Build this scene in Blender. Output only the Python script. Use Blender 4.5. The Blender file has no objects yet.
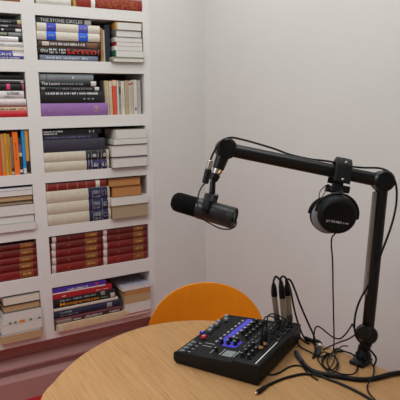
import bpy, bmesh, math, random
from mathutils import Vector, Matrix
random.seed(7)
SC = bpy.context.scene
COL = SC.collection
PI = math.pi

# ------------------------------------------------------------------ camera numbers
CAM = Vector((-1.5041, -2.5569, 1.4537)); YAW, PIT, ROL, FPX = 1.0487, .1821, -.0099, 538.64
_f = Vector((math.cos(YAW)*math.cos(PIT), math.sin(YAW)*math.cos(PIT), -math.sin(PIT)))
_r = Vector((math.sin(YAW), -math.cos(YAW), 0)); _u = _r.cross(_f)
R_ = _r*math.cos(ROL) + _u*math.sin(ROL); U_ = _u*math.cos(ROL) - _r*math.sin(ROL); F_ = _f
ZT = .738                                   # table top height

def ray(px, py): return F_ + R_*((px-200)/FPX) - U_*((py-200)/FPX)
def on_z(px, py, z):
    d = ray(px, py); return CAM + d*((z-CAM.z)/d.z)
def on_y(px, py, y):
    d = ray(px, py); return CAM + d*((y-CAM.y)/d.y)
def deep(px, py, dep): return CAM + ray(px, py)*dep
def x_at(px, y, z):
    k = (px-200)/FPX
    # (P-C).R = k (P-C).F, solve for x
    a = R_.x - k*F_.x
    b = (y-CAM.y)*(R_.y-k*F_.y) + (z-CAM.z)*(R_.z-k*F_.z)
    return CAM.x - b/a

cam = bpy.data.cameras.new('camera'); cam.sensor_width = 36; cam.lens = FPX/400*36; cam.clip_start = .05
co = bpy.data.objects.new('camera', cam); COL.objects.link(co)
m = Matrix((R_, U_, -F_)).transposed().to_4x4(); m.translation = CAM; co.matrix_world = m
SC.camera = co

# ------------------------------------------------------------------ materials
def srgb(c):
    return tuple(((v/255)/12.92 if v/255 <= .04045 else ((v/255+.055)/1.055)**2.4) for v in c) + (1,)
MATS = {}
def mat(name, rgb, rough=.6, var=.12, scale=40, metal=0., stretch=(1, 1, 1), spec=.4, emit=None, bump=0.):
    if name in MATS: return MATS[name]
    M = bpy.data.materials.new(name); M.use_nodes = True; MATS[name] = M
    nt = M.node_tree; b = nt.nodes['Principled BSDF']
    c = srgb(rgb)
    b.inputs['Roughness'].default_value = rough; b.inputs['Metallic'].default_value = metal
    b.inputs['Specular IOR Level'].default_value = spec
    tc = nt.nodes.new('ShaderNodeTexCoord'); mp = nt.nodes.new('ShaderNodeMapping')
    mp.inputs['Scale'].default_value = stretch
    nz = nt.nodes.new('ShaderNodeTexNoise'); nz.inputs['Scale'].default_value = scale; nz.inputs['Detail'].default_value = 4
    rp = nt.nodes.new('ShaderNodeValToRGB')
    rp.color_ramp.elements[0].position = .3; rp.color_ramp.elements[1].position = .7
    rp.color_ramp.elements[0].color = tuple(v*(1-var) for v in c[:3])+(1,)
    rp.color_ramp.elements[1].color = tuple(min(1, v*(1+var)) for v in c[:3])+(1,)
    L = nt.links.new
    L(tc.outputs['Object'], mp.inputs['Vector']); L(mp.outputs['Vector'], nz.inputs['Vector'])
    L(nz.outputs['Fac'], rp.inputs['Fac']); L(rp.outputs['Color'], b.inputs['Base Color'])
    if bump:
        bp = nt.nodes.new('ShaderNodeBump'); bp.inputs['Strength'].default_value = bump; bp.inputs['Distance'].default_value = .002
        L(nz.outputs['Fac'], bp.inputs['Height']); L(bp.outputs['Normal'], b.inputs['Normal'])
    if emit:
        b.inputs['Emission Color'].default_value = srgb(rgb); b.inputs['Emission Strength'].default_value = emit
    return M
WALL = mat('wall_paint', (212, 209, 205), .7, .012, 3, bump=.05)
SHELF = mat('shelf_paint', (220, 217, 213), .55, .012, 4)
CARPET = mat('red_carpet', (165, 22, 24), .95, .3, 220, bump=.6)
CEIL = mat('ceiling_paint', (225, 223, 220), .8, .01, 3)
BLACK = mat('black_powder_coat', (8, 8, 9), .36, .1, 60, spec=.35)
RUBBER = mat('black_rubber', (8, 8, 9), .5, .15, 80, spec=.25)
FOAM = mat('black_foam', (13, 13, 14), .95, .4, 500, spec=.1, bump=.8)
MICGREY = mat('dark_grey_enamel', (26, 26, 30), .36, .08, 60)
STEEL = mat('brushed_steel', (185, 180, 172), .3, .08, 60, metal=1.)
BRASS = mat('brass', (190, 150, 95), .3, .08, 60, metal=1.)
PAD = mat('grey_velour', (120, 120, 124), .95, .2, 300, spec=.1)
LEATHER = mat('black_leatherette', (14, 14, 16), .5, .2, 120, spec=.3, bump=.2)
CUP = mat('black_cup_plastic', (8, 8, 9), .55, .1, 80, spec=.2)
WHITEINK = mat('white_print', (225, 225, 225), .6, .02)
GREYINK = mat('grey_print', (150, 152, 156), .6, .05)
REDINK = mat('red_print', (235, 60, 35), .6, .04)
ORANGEINK = mat('orange_print', (245, 165, 30), .6, .04)
MIXTOP = mat('charcoal_plastic', (22, 22, 23), .55, .1, 90, spec=.2)
MIXBODY = mat('black_plastic', (13, 13, 14), .5, .1, 90, spec=.25)
BLUE = mat('blue_overlay', (70, 62, 205), .5, .06, 60)
REDCAP = mat('red_plastic', (225, 45, 50), .45, .05)
BLUECAP = mat('blue_plastic', (35, 35, 170), .45, .05)
GREYCAP = mat('grey_plastic', (112, 114, 118), .45, .08)
LCD = mat('screen_glass', (120, 126, 124), .2, .05, emit=.15)
LEDG = mat('green_lamp', (70, 230, 120), .4, .02, emit=.6)
LEDR = mat('red_lamp', (240, 60, 70), .4, .02, emit=.6)
ORANGEPLUG = mat('orange_plug_ring', (214, 158, 92), .45, .05)
CHAIR = mat('orange_stained_plywood', (230, 134, 0), .5, .03, 9, stretch=(6, 6, .6))
CHAIRLEG = mat('chrome_tube', (170, 170, 172), .25, .05, metal=1.)
PAGES = mat('cream_pages', (214, 204, 186), .9, .10, 90, stretch=(.4, .4, 9))
WPAGES = mat('white_pages', (212, 208, 201), .9, .08, 90, stretch=(.4, .4, 9))
TPAGES = mat('tan_pages', (182, 152, 112), .9, .12, 90, stretch=(.4, .4, 9))
BPAGES = mat('browned_pages', (166, 146, 120), .9, .12, 90, stretch=(.4, .4, 9))
OPAGES = mat('orange_brown_pages', (180, 126, 74), .9, .14, 90, stretch=(.4, .4, 9))

def wood_mat():
    M = bpy.data.materials.new('oak_veneer'); M.use_nodes = True; nt = M.node_tree; b = nt.nodes['Principled BSDF']
    L = nt.links.new
    tc = nt.nodes.new('ShaderNodeTexCoord'); mp = nt.nodes.new('ShaderNodeMapping'); mp.inputs['Scale'].default_value = (40, 1.1, 1)
    mp.inputs['Rotation'].default_value = (0, 0, math.radians(-4))
    n1 = nt.nodes.new('ShaderNodeTexNoise'); n1.inputs['Scale'].default_value = 3.2; n1.inputs['Detail'].default_value = 7; n1.inputs['Roughness'].default_value = .65
    mp2 = nt.nodes.new('ShaderNodeMapping'); mp2.inputs['Scale'].default_value = (260, 5, 1); mp2.inputs['Rotation'].default_value = (0, 0, math.radians(-4))
    n2 = nt.nodes.new('ShaderNodeTexNoise'); n2.inputs['Scale'].default_value = 1.6; n2.inputs['Detail'].default_value = 3
    r1 = nt.nodes.new('ShaderNodeValToRGB'); e = r1.color_ramp.elements
    e[0].position = .3; e[0].color = srgb((172, 127, 80)); e[1].position = .7; e[1].color = srgb((190, 145, 97))
    r2 = nt.nodes.new('ShaderNodeValToRGB'); e = r2.color_ramp.elements
    e[0].position = .34; e[0].color = (.66, .6, .55, 1); e[1].position = .46; e[1].color = (1, 1, 1, 1)
    mx = nt.nodes.new('ShaderNodeMixRGB'); mx.blend_type = 'MULTIPLY'; mx.inputs['Fac'].default_value = .75
    L(tc.outputs['Object'], mp.inputs['Vector']); L(mp.outputs['Vector'], n1.inputs['Vector']); L(n1.outputs['Fac'], r1.inputs['Fac'])
    L(tc.outputs['Object'], mp2.inputs['Vector']); L(mp2.outputs['Vector'], n2.inputs['Vector']); L(n2.outputs['Fac'], r2.inputs['Fac'])
    L(r1.outputs['Color'], mx.inputs['Color1']); L(r2.outputs['Color'], mx.inputs['Color2']); L(mx.outputs['Color'], b.inputs['Base Color'])
    b.inputs['Roughness'].default_value = .5; b.inputs['Specular IOR Level'].default_value = .35
    return M
OAK = wood_mat()

# ------------------------------------------------------------------ mesh builder
class MB:
    def __init__(s): s.bm = bmesh.new()
    def box(s, lo, hi, bev=0., M=None):
        lo = Vector(lo); hi = Vector(hi)
        v = [s.bm.verts.new((x, y, z)) for x in (lo.x, hi.x) for y in (lo.y, hi.y) for z in (lo.z, hi.z)]
        fs = [s.bm.faces.new([v[i] for i in q]) for q in ((0,1,3,2),(4,6,7,5),(0,4,5,1),(2,3,7,6),(0,2,6,4),(1,5,7,3))]
        if bev:
            es = list({e for f in fs for e in f.edges})
            r = bmesh.ops.bevel(s.bm, geom=es, offset=bev, segments=2, affect='EDGES', profile=.5)
            v = list({q for f in r['faces'] for q in f.verts} | {q for q in v if q.is_valid})
        if M is not None:
            for q in v: q.co = M @ q.co
        return s
    def prism(s, poly, d, fn):
        """poly of (p,q); extruded from d[0] to d[1]; fn(p,q,t)->Vector"""
        a = [s.bm.verts.new(fn(p, q, d[0])) for p, q in poly]; b = [s.bm.verts.new(fn(p, q, d[1])) for p, q in poly]
        n = len(poly)
        s.bm.faces.new(a[::-1]); s.bm.faces.new(b)
        for i in range(n): s.bm.faces.new((a[i], a[(i+1) % n], b[(i+1) % n], b[i]))
        return s
    def lathe(s, prof, o, axis, n=28):
        o = Vector(o); w = Vector(axis).normalized()
        u = w.orthogonal().normalized(); v = w.cross(u)
        rings = []
        for r, h in prof:
            if r < 1e-6: rings.append([s.bm.verts.new(o+w*h)])
            else: rings.append([s.bm.verts.new(o+w*h+(u*math.cos(2*PI*i/n)+v*math.sin(2*PI*i/n))*r) for i in range(n)])
        for A, B in zip(rings, rings[1:]):
            for i in range(n):
                j = (i+1) % n
                if len(A) == 1 and len(B) == 1: continue
                if len(A) == 1: s.bm.faces.new((A[0], B[i], B[j]))
                elif len(B) == 1: s.bm.faces.new((A[j], A[i], B[0]))
                else: s.bm.faces.new((A[i], A[j], B[j], B[i]))
        for Rg, fl in ((rings[0], 1), (rings[-1], 0)):
            if len(Rg) > 1: s.bm.faces.new(Rg[::-1] if fl else Rg)
        return s
    def rod(s, p, q, r0, r1=None, n=20, b=.0015):
        p = Vector(p); q = Vector(q); r1 = r0 if r1 is None else r1; L = (q-p).length; b = min(b, L*.3, r0*.5, r1*.5)
        return s.lathe([(0, 0), (r0-b, 0), (r0, b), (r1, L-b), (r1-b, L), (0, L)], p, q-p, n)
    def tube(s, pts, r, n=8, sub=7, closed=False):
        P = smooth(pts, sub); fr = None; rings = []
        rr = r if callable(r) else (lambda t: r)
        for i, p in enumerate(P):
            t = (P[min(i+1, len(P)-1)]-P[max(i-1, 0)]).normalized()
            if fr is None: fr = t.orthogonal().normalized()
            fr = (fr-t*fr.dot(t))
            fr = fr.normalized() if fr.length > 1e-6 else t.orthogonal().normalized()
            k = t.cross(fr); q = rr(i/(len(P)-1))
            rings.append([s.bm.verts.new(p+(fr*math.cos(2*PI*j/n)+k*math.sin(2*PI*j/n))*q) for j in range(n)])
        for A, B in zip(rings, rings[1:]):
            for i in range(n): s.bm.faces.new((A[i], A[(i+1) % n], B[(i+1) % n], B[i]))
        s.bm.faces.new(rings[0][::-1]); s.bm.faces.new(rings[-1])
        return s
    def build(s, name, m, parent=None, world=False, smooth_=True, bevel=0):
        bm = s.bm
        if world and parent is not None:
            bmesh.ops.transform(bm, matrix=XF[parent.name].inverted(), verts=bm.verts)
        bmesh.ops.recalc_face_normals(bm, faces=bm.faces)
        if bevel:
            es = [e for e in bm.edges if len(e.link_faces) == 2 and e.calc_face_angle(0) > .6]
            bmesh.ops.bevel(bm, geom=es, offset=bevel, segments=2, affect='EDGES', profile=.5)
        if smooth_:
            for f in bm.faces: f.smooth = True
            for e in bm.edges:
                if len(e.link_faces) == 2 and e.calc_face_angle(0) > .6: e.smooth = False
        me = bpy.data.meshes.new(name); bm.to_mesh(me); bm.free()
        me.materials.append(m)
        o = bpy.data.objects.new(name, me); COL.objects.link(o)
        if parent is not None: o.parent = parent
        return o
def smooth(pts, sub):
    P = [Vector(p) for p in pts]
    if len(P) < 3 or sub < 2: return P
    Q = [P[0]*2-P[1]] + P + [P[-1]*2-P[-2]]; out = []
    for i in range(1, len(Q)-2):
        a, b, c, d = Q[i-1:i+3]
        for k in range(sub):
            t = k/sub
            out.append(.5*((2*b)+(c-a)*t+(2*a-5*b+4*c-d)*t*t+(3*b-a-3*c+d)*t**3))
    out.append(P[-1]); return out
XF = {}
def thing(name, label, cat, loc, rz=0, group=None):
    o = bpy.data.objects.new(name, None); COL.objects.link(o); o.empty_display_size = .05
    o.location = loc; o.rotation_euler = (0, 0, rz); o['label'] = label; o['category'] = cat
    if group: o['group'] = group
    XF[o.name] = Matrix.Translation(Vector(loc)) @ Matrix.Rotation(rz, 4, 'Z'); return o
def tag(o, label, cat, group=None):
    o['label'] = label; o['category'] = cat
    if group: o['group'] = group
    return o
def struct(o): o['kind'] = 'structure'; return o
def recentre(o):
    """put a one-mesh thing's origin at the middle of its base"""
    vs = [v.co for v in o.data.vertices]
    c = Vector(((min(v.x for v in vs)+max(v.x for v in vs))/2, (min(v.y for v in vs)+max(v.y for v in vs))/2, min(v.z for v in vs)))
    o.data.transform(Matrix.Translation(-c)); o.location = c; return o

_tc = {}
def text_verts(s):
    if s not in _tc:
        cu = bpy.data.curves.new('lettering', 'FONT'); cu.body = s; cu.resolution_u = 2; cu.offset = .004
        o = bpy.data.objects.new('lettering', cu); COL.objects.link(o)
        me = bpy.data.meshes.new_from_object(o.evaluated_get(bpy.context.evaluated_depsgraph_get()))
        vs = [v.co.copy() for v in me.vertices]; fs = [list(p.vertices) for p in me.polygons]
        bpy.data.objects.remove(o); bpy.data.curves.remove(cu); bpy.data.meshes.remove(me)
        x0 = min(v.x for v in vs); x1 = max(v.x for v in vs); y0 = min(v.y for v in vs); y1 = max(v.y for v in vs)
        _tc[s] = ([((v.x-x0)/(x1-x0), (v.y-y0)/(y1-y0)) for v in vs], fs)
    return _tc[s]
def add_text(mb, s, fn):
    """fn(u,v) with u,v in 0..1 gives the point"""
    vs, fs = text_verts(s)
    V = [mb.bm.verts.new(fn(u, v)) for u, v in vs]
    for f in fs:
        try: mb.bm.faces.new([V[i] for i in f])
        except ValueError: pass
    return mb

# ------------------------------------------------------------------ the room
S9 = .9
def ZN(z): return S9*(z+.08)
TOP = {0: ZN(2.245), 1: ZN(1.965), 2: ZN(1.687), 3: ZN(1.401), 4: ZN(1.116), 5: ZN(.825), 6: ZN(.536)}
BOT = {0: ZN(2.02), 1: ZN(1.747), 2: ZN(1.463), 3: ZN(1.17), 4: ZN(.881), 5: ZN(.613), 6: ZN(.283)}
XR = -.391*S9; XD1 = -.976*S9; XD0 = -1.042*S9; XL = -1.627*S9
UR = -.352*S9; UL = -1.692*S9
ND = .25                                   # niche depth
ZC = 2.62
struct(MB().box((-3.2, -3.6, -.05), (.15, .5, 0)).build('floor', CARPET))
struct(MB().box((-3.2, -3.6, ZC), (.15, .5, ZC+.06)).build('ceiling', CEIL))
struct(MB().box((0, -3.6, 0), (.12, .5, ZC)).build('wall_right', WALL))
struct(MB().box((-3.2, -3.72, 0), (.12, -3.6, ZC)).build('wall_front', WALL))
struct(MB().box((-3.32, -3.6, 0), (-3.2, .12, ZC)).build('wall_back', WALL))
w = MB(); w.box((UR, 0, 0), (0, .12, ZC)); w.box((-3.2, 0, 0), (UL, .12, ZC)); w.box((UL, 0, TOP[0]+.05), (UR, .12, ZC))
struct(w.build('wall_left', WALL, smooth_=False))

bc = thing('built_in_bookcase', 'white built-in bookcase of deep niches full of books', 'bookcase', ((UL+UR)/2, 0, 0))
for a, b in ((UL, XL), (XD0, XD1), (XR, UR)):
    MB().box((a, 0, ZN(.245)), (b, ND, TOP[0]+.05)).build('upright', SHELF, bc, world=True, smooth_=False)
for a, b in ((XL, XD0), (XD1, XR)):
    for r in range(6):
        MB().box((a, 0, TOP[r+1]), (b, ND, BOT[r])).build('shelf', SHELF, bc, world=True, smooth_=False)
    MB().box((a, 0, ZN(.245)), (b, ND, BOT[6])).build('shelf', SHELF, bc, world=True, smooth_=False)
    MB().box((a, 0, TOP[0]), (b, ND, TOP[0]+.05)).build('shelf', SHELF, bc, world=True, smooth_=False)
MB().box((UL, ND, 0), (UR, ND+.02, TOP[0]+.05)).build('back_panel', mat('back_panel_shade', (70, 64, 60), .7, .05, 6), bc, world=True, smooth_=False)  # shade deep in the niches is put into this dark colour
pl = MB()
za, zb, zc_, zd = (on_y(0, q, y).z for q, y in ((362, .075), (371.5, .045), (373.5, .045), (386, .012)))
pl.prism([(.09, ZN(.245)), (.09, za+.006), (.075, za), (.045, zb), (.045, zc_), (.068, zc_), (.068, zd+.012), (.012, zd), (.012, 0), (.12, 0), (.12, ZN(.245))],
         (UL, UR), lambda p, q, t: Vector((t, p, q)))
pl.build('plinth', mat('plinth_mauve', (176, 132, 126), .55, .02, 4), bc, world=True, smooth_=False)  # even dusky mauve, darker and pinker than the shelves

# ------------------------------------------------------------------ books
BM = {}
def bmat(rgb, leather=False):
    k = (tuple(rgb), leather)
    if k not in BM:
        BM[k] = mat('book_cover_%02x%02x%02x%s' % (*rgb, '_leather' if leather else ''), rgb, .5 if leather else .55, .16 if leather else .07, 60 if leather else 35, bump=.15 if leather else 0)
    return BM[k]
COLN = {'r': 'right column', 'l': 'left column'}
def make_book(label, loc, SLn, W, T, col, pages, mapf, hard=True, bands=(), letters=(), leather=False, yaw=0, group=None, tilt=0, dots=()):
    root = thing('book', label, 'book', loc, yaw, group)
    if tilt: root.rotation_euler = (0, tilt, yaw)
    th = .0024 if hard else .0009
    th = min(th, T*.2)
    bul = min(.005, T*.22) if hard else .0006
    ins = .004 if hard else .0004
    arc = [(bul*((2*k/8-1)**2), T*k/8) for k in range(9)]
    poly = arc + [(W, T), (W, T-th), (.009, T-th), (.009, th), (W, th), (W, 0)]
    MB().prism(poly, (0, SLn), lambda p, q, t: mapf(t, p, q)).build('cover', bmat(col, leather), root, smooth_=False)
    pg = MB(); pg.prism([(.007, th), (W-ins, th), (W-ins, T-th), (.007, T-th)], (ins, SLn-ins), lambda p, q, t: mapf(t, p, q))
    pg.build('page_block', pages, root, smooth_=False)
    for bnd in bands:
        a0, a1, c = bnd[:3]; nm = bnd[3] if len(bnd) > 3 else 'spine_label'
        f0, f1 = (bnd[4], bnd[5]) if len(bnd) > 5 else (0, 1)
        n = 8; A = [(bul*((2*(f0+(f1-f0)*k/n)-1)**2)-.0006, T*(f0+(f1-f0)*k/n)) for k in range(n+1)]
        B = [(p+.0016, q) for p, q in A[::-1]]
        MB().prism(A+B, (a0, a1), lambda p, q, t: mapf(t, p, q)).build(nm, c if not isinstance(c, tuple) else bmat(c), root, smooth_=False)
    for (s, a0, a1, f0, f1, im, flip) in letters:
        mb = MB()
        def P(u, v):
            if flip: u, v = 1-u, 1-v
            f = f0+(f1-f0)*v
            return mapf(a0+(a1-a0)*u, bul*((2*f-1)**2)-.0013, T*f)
        if s is None:                        # worn lettering that cannot be read: small strokes in word groups
            n = max(3, int((a1-a0)/.0042)); 
            for i in range(n):
                if random.random() < .16: continue
                u0 = (i+.1)/n; u1 = (i+.5+.35*random.random())/n; v1 = .65+.35*random.random()
                q = [mb.bm.verts.new(P(*t)) for t in ((u0, 0), (u1, 0), (u1, v1), (u0, v1))]; mb.bm.faces.new(q)
        else: add_text(mb, s, P)
        mb.build('lettering', im, root, smooth_=False)
    return root
def lying(label, px0, px1, z0, z1, col, pages=PAGES, face='spine', yf=.004, dep=.17, bands=(), letters=(), hard=True, leather=False, yaw=0, group=None):
    zm = (z0+z1)/2; xa = x_at(px0, yf, zm); xb = x_at(px1, yf, zm)
    if px1 < 46: xa = max(xa, XL+.001); xb = min(xb, XD0-.0008)
    else: xa = max(xa, XD1+.0008); xb = min(xb, XR-.0008)
    L = xb-xa; T = z1-z0-.0006
    loc = ((xa+xb)/2, yf, z0)
    toa = lambda p: x_at(p, yf, zm)-xa
    if face == 'spine':
        mp = lambda a, b, c: Vector((a-L/2, b, c)); SLn, W = L, dep
    elif face == 'fore':
        mp = lambda a, b, c: Vector((a-L/2, dep-b, c)); SLn, W = L, dep
    else:                                     # tail edge out, spine to the left
        mp = lambda a, b, c: Vector((b-L/2, a, c)); SLn, W = dep, L
    if face == 'spine':
        bands = [(toa(b[0]), toa(b[1]))+tuple(b[2:]) for b in bands]
        letters = [(s, toa(a), toa(b))+tuple(rest) for s, a, b, *rest in letters]
    return make_book(label, loc, SLn, W, T, col, pages, mp, hard, bands, letters, leather, yaw, group)
def upright(label, px0, px1, r, ytop, col, pages=PAGES, yf=.01, dep=.13, bands=(), letters=(), hard=False, tilt=0, group=None):
    zb = BOT[r]; zt = on_y((px0+px1)/2, ytop, yf).z; zm = (zb+zt)/2
    xa = x_at(px0, yf, zm); xb = x_at(px1, yf, zm); T = xb-xa-.0006; H = zt-zb
    return make_book(label, ((xa+xb)/2, yf, zb), H, dep, T, col, pages, lambda a, b, c: Vector((c-T/2, b, a)), hard, bands=[(f0*H, f1*H)+tuple(r_) for f0, f1, *r_ in bands],
                     letters=[(s, a*H, b*H)+tuple(r_) for s, a, b, *r_ in letters], group=group, tilt=tilt)
def levels(r, xref, ys, yf=.004):
    """heights of the joints of a pile, from where they show; the first one is the shelf"""
    z = [on_y(xref, y, yf).z for y in ys]; z0 = BOT[r]; top = min(z[-1], TOP[r]-.004); k = (top-z0)/(z[-1]-z[0])
    return [z0+(v-z[0])*k for v in z]

CRM = (200, 190, 170); BLK = (26, 25, 27); INK = WHITEINK
# --- right column, cut-off top shelf
G = 'books on the cut-off top shelf'
lying('pale cream book whose lower edge alone shows at left on cut-off top shelf', 36, 71, BOT[0], BOT[0]+.03, (200, 195, 186), group=G)
upright('tan upright book between cream and red volumes on the cut-off top shelf', 72.5, 76, 0, -32, (196, 150, 80), group=G)
zr = BOT[0]
lying('ornate red and gold volume on the cut-off top shelf', 77, 142, zr, zr+.05, (140, 38, 30), yf=-.004, leather=True, group=G,
      bands=[(91, 95, (225, 222, 215)), ])
gb = bpy.data.objects['cover.002']; gb = gb.parent; mb = MB()
for cx in (-.04, 0, .035, .07, .1, .125):
    for k in range(26):
        x = cx+random.uniform(-.018, .018); zz = .006+.036*random.random(); a = random.uniform(-.9, .9); l = random.uniform(.006, .012)
        q = [mb.bm.verts.new((x+u*l*math.cos(a)-v*.0022*math.sin(a), -.0012, zz+u*l*math.sin(a)+v*.0022*math.cos(a))) for u, v in ((-.5, 0), (0, -.6), (.5, 0), (0, .6))]
        mb.bm.faces.new(q)
mb.build('gilt_ornament', mat('gilt_ornament_gold', (190, 118, 56), .45), gb, smooth_=False)

# --- right column, second shelf, left pile
G = 'books lying in the left pile of the second shelf, right column'
z = levels(1, 60, (60.8, 55, 48, 40.5, 32, 23.6, 18))
lying('thin grey-blue book at the bottom under the red-lettered dictionary', 40, 98, z[0], z[1], (112, 122, 142), letters=[(None, 45, 88, .3, .65, INK, 0)], group=G)
lying('black dictionary spine with big upside-down red lettering', 38.5, 101, z[1], z[2], (14, 13, 15), yf=0, group=G,
      letters=[("HARRAP'S", 67, 99, .16, .86, REDINK, 1), (None, 49, 65.5, .54, .84, INK, 1), (None, 49, 65.5, .14, .44, INK, 1), ('PAD', 40.5, 47.5, .3, .75, INK, 1)])
lying('dark brown book with white lettering between dictionary and blue-labelled volumes', 38, 99.5, z[2], z[3], (78, 56, 44), group=G,
      letters=[(None, 50, 85, .35, .72, INK, 0)], bands=[(42, 49, (196, 186, 176), 'cover_picture', .25, .8), (87, 97, (120, 82, 58), 'cover_picture', .1, .9)])
for i, (lab, c1, c2) in enumerate((('lower cream volume with two bright blue spine labels', (28, 88, 205), (36, 92, 205)), ('upper cream volume with two violet-blue spine labels', (58, 66, 178), (84, 82, 178)))):
    lying(lab, 36.8, 100, z[3+i], z[4+i], (206, 198, 183), yf=-.002, group=G, bands=[(46.5, 56, c1), (78.5, 88, c2)], letters=[(None, 48, 54.5, .45, .7, GREYINK, 0), (None, 80, 86.5, .45, .7, GREYINK, 0)])
lying('thin black book with grey capitals topmost above the cream volumes', 36.5, 91, z[5], z[6], (40, 40, 42), yf=.006, hard=False, group=G,
      letters=[('THE STONE CIRCLES', 40, 82, .2, .82, mat('pale_print', (185, 185, 182)), 0)], bands=[(84.5, 91, (150, 150, 140), 'end_label', .1, .9)])
G = 'upright books on the second shelf, right column'
upright('tan upright book beside the cream blue-labelled volumes', 100.8, 103, 1, 28, (170, 122, 70), group=G)
upright('slim grey upright book between tan and navy ones', 103.2, 105, 1, 30, (176, 172, 152), group=G)
upright('navy upright book left of the pale pile of page edges', 105.2, 110, 1, 25, (30, 38, 56), yf=.02, group=G)
G = 'books lying with page edges out, second shelf, right column'
z = levels(1, 128, (62.2, 57.2, 50.6, 46.2, 42, 37.4, 30, 22.5), yf=-.01)
T_ = 'tail'
lying('pale book with olive cover edge at the bottom of the page-edge pile, second shelf', 112, 144.5, z[0], z[1], (150, 146, 122), WPAGES, T_, yf=-.018, dep=.2, group=G)
lying('thick pale book with green spine at left, page edges out', 114.5, 143.5, z[1], z[2], (34, 84, 66), WPAGES, T_, yf=-.012, dep=.2, hard=False, group=G)
lying('white paperback lying above the green-spined book, page edges out', 115, 142.5, z[2], z[3], (222, 216, 206), WPAGES, T_, yf=-.01, dep=.19, hard=False, group=G)
lying('greyish paperback with red spine at left, page edges out', 115, 142.3, z[3], z[4], (140, 30, 44), WPAGES, T_, yf=-.008, dep=.19, hard=False, group=G)
lying('white-spined paperback just under the dark framed book', 115, 142, z[4], z[5], (216, 208, 196), WPAGES, T_, yf=-.008, dep=.18, hard=False, group=G)
lying('book with dark grey cover framing its white page edges', 114.5, 142, z[5], z[6], (92, 92, 92), WPAGES, T_, yf=-.01, dep=.18, group=G)
lying('cream page-edge book with tan spine topmost in its pile, second shelf', 115.5, 141.5, z[6], z[7], (190, 144, 78), WPAGES, T_, yf=-.008, dep=.18, hard=False, group=G)
# --- right column, third shelf
G = 'books lying on the third shelf, right column'
z = levels(2, 60, (117, 103.8, 91.2, 86.8, 80.8, 73.6))
lying('thick purple book at the bottom of the third shelf pile', 40.5, 108, z[0], z[1], (146, 104, 164), yf=-.002, group=G, letters=[('CP', 94.5, 98, .3, .75, mat('gold_print', (214, 170, 96)), 0), (None, 49, 51, .3, .65, GREYINK, 0)])
lying('thick black book with white title line and three dots on purple book', 39.8, 103.5, z[1], z[2], (24, 24, 25), group=G,
      letters=[(None, 46, 98, .72, .9, INK, 0), ('...', 83, 94, .28, .42, GREYINK, 0)])
lying('thin black book with white label at far right end, third shelf', 39.8, 100, z[2], z[3], (38, 38, 40), group=G, letters=[(None, 56, 92, .3, .66, GREYINK, 0)], bands=[(94.8, 99, (205, 203, 198), 'end_label', .05, .95), (41.5, 45, (120, 120, 118), 'end_label', .15, .85)])
lying('black book with white title lettering under the grey book', 39.6, 97, z[3], z[4], (28, 28, 30), yf=.002, group=G, letters=[('The Louvre', 41.5, 60, .24, .78, INK, 0), (None, 61.5, 83, .28, .66, GREYINK, 0)], bands=[(91, 96, (206, 204, 198), 'end_label', .08, .95)])
lying('plain grey book on top of the third shelf pile', 39.4, 93.5, z[4], z[5], (132, 137, 142), yf=.008, group=G, bands=[(46, 46.8, (88, 92, 96), 'groove'), (72, 74, (210, 210, 210), 'spot', .3, .6)])
upright('dark upright book leaning against the black books, third shelf', 102, 104.2, 2, 80.5, (40, 38, 38), yf=.03, tilt=-.05)
G = 'upright pale paperbacks on the third shelf, right column'
UP = [(105, 107, (192, 172, 140), 'beige paperback nearest the black books'), (107, 109, (206, 190, 156), 'yellowish cream paperback second from the black books'), (109.3, 112.4, (196, 180, 152), 'cream paperback just left of the orange-red one'),
      (112.8, 117, (214, 78, 48), 'orange-red paperback standing among pale ones'), (117.2, 119, (196, 204, 202), 'pale bluish paperback just right of the orange-red one'), (119.2, 121, (150, 146, 138), 'slim grey paperback between bluish and cream ones'),
      (121.2, 124.6, (210, 200, 180), 'wide cream paperback left of the beige speckled one'), (124.9, 128.8, (176, 158, 130), 'beige speckled paperback in the middle of the pale row'), (129, 131.2, (204, 194, 176), 'cream paperback just right of the beige speckled one'),
      (131.4, 133.6, (188, 176, 160), 'dull cream paperback left of the white dotted one'), (133.8, 137.2, (206, 199, 192), 'white paperback with a violet dot near its foot'), (137.4, 140.8, (182, 176, 168), 'greyish paperback at the right end against niche side')]
for i, (a, b, c, lab) in enumerate(UP):
    kw = {}
    if 'violet' in lab: kw = dict(bands=[(.12, .2, (70, 50, 130), 'spot', .3, .7)])
    elif 'orange' in lab: kw = dict(bands=[(.84, .99, (216, 196, 170), 'head_band')])
    else:
        kw = dict(letters=[(None, .25, .8, .35, .62, GREYINK, 0)])
        if i in (8, 9): kw['bands'] = [(.88, .93, (176, 70, 62), 'mark')]
        if i in (5,): kw['bands'] = [(.6, .82, (60, 62, 62), 'mark')]
    upright(lab+', third shelf', a, b, 2, 80.3+random.uniform(-.5, .8), c, WPAGES, group=G, yf=.012+random.uniform(0, .006), **kw)
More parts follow.
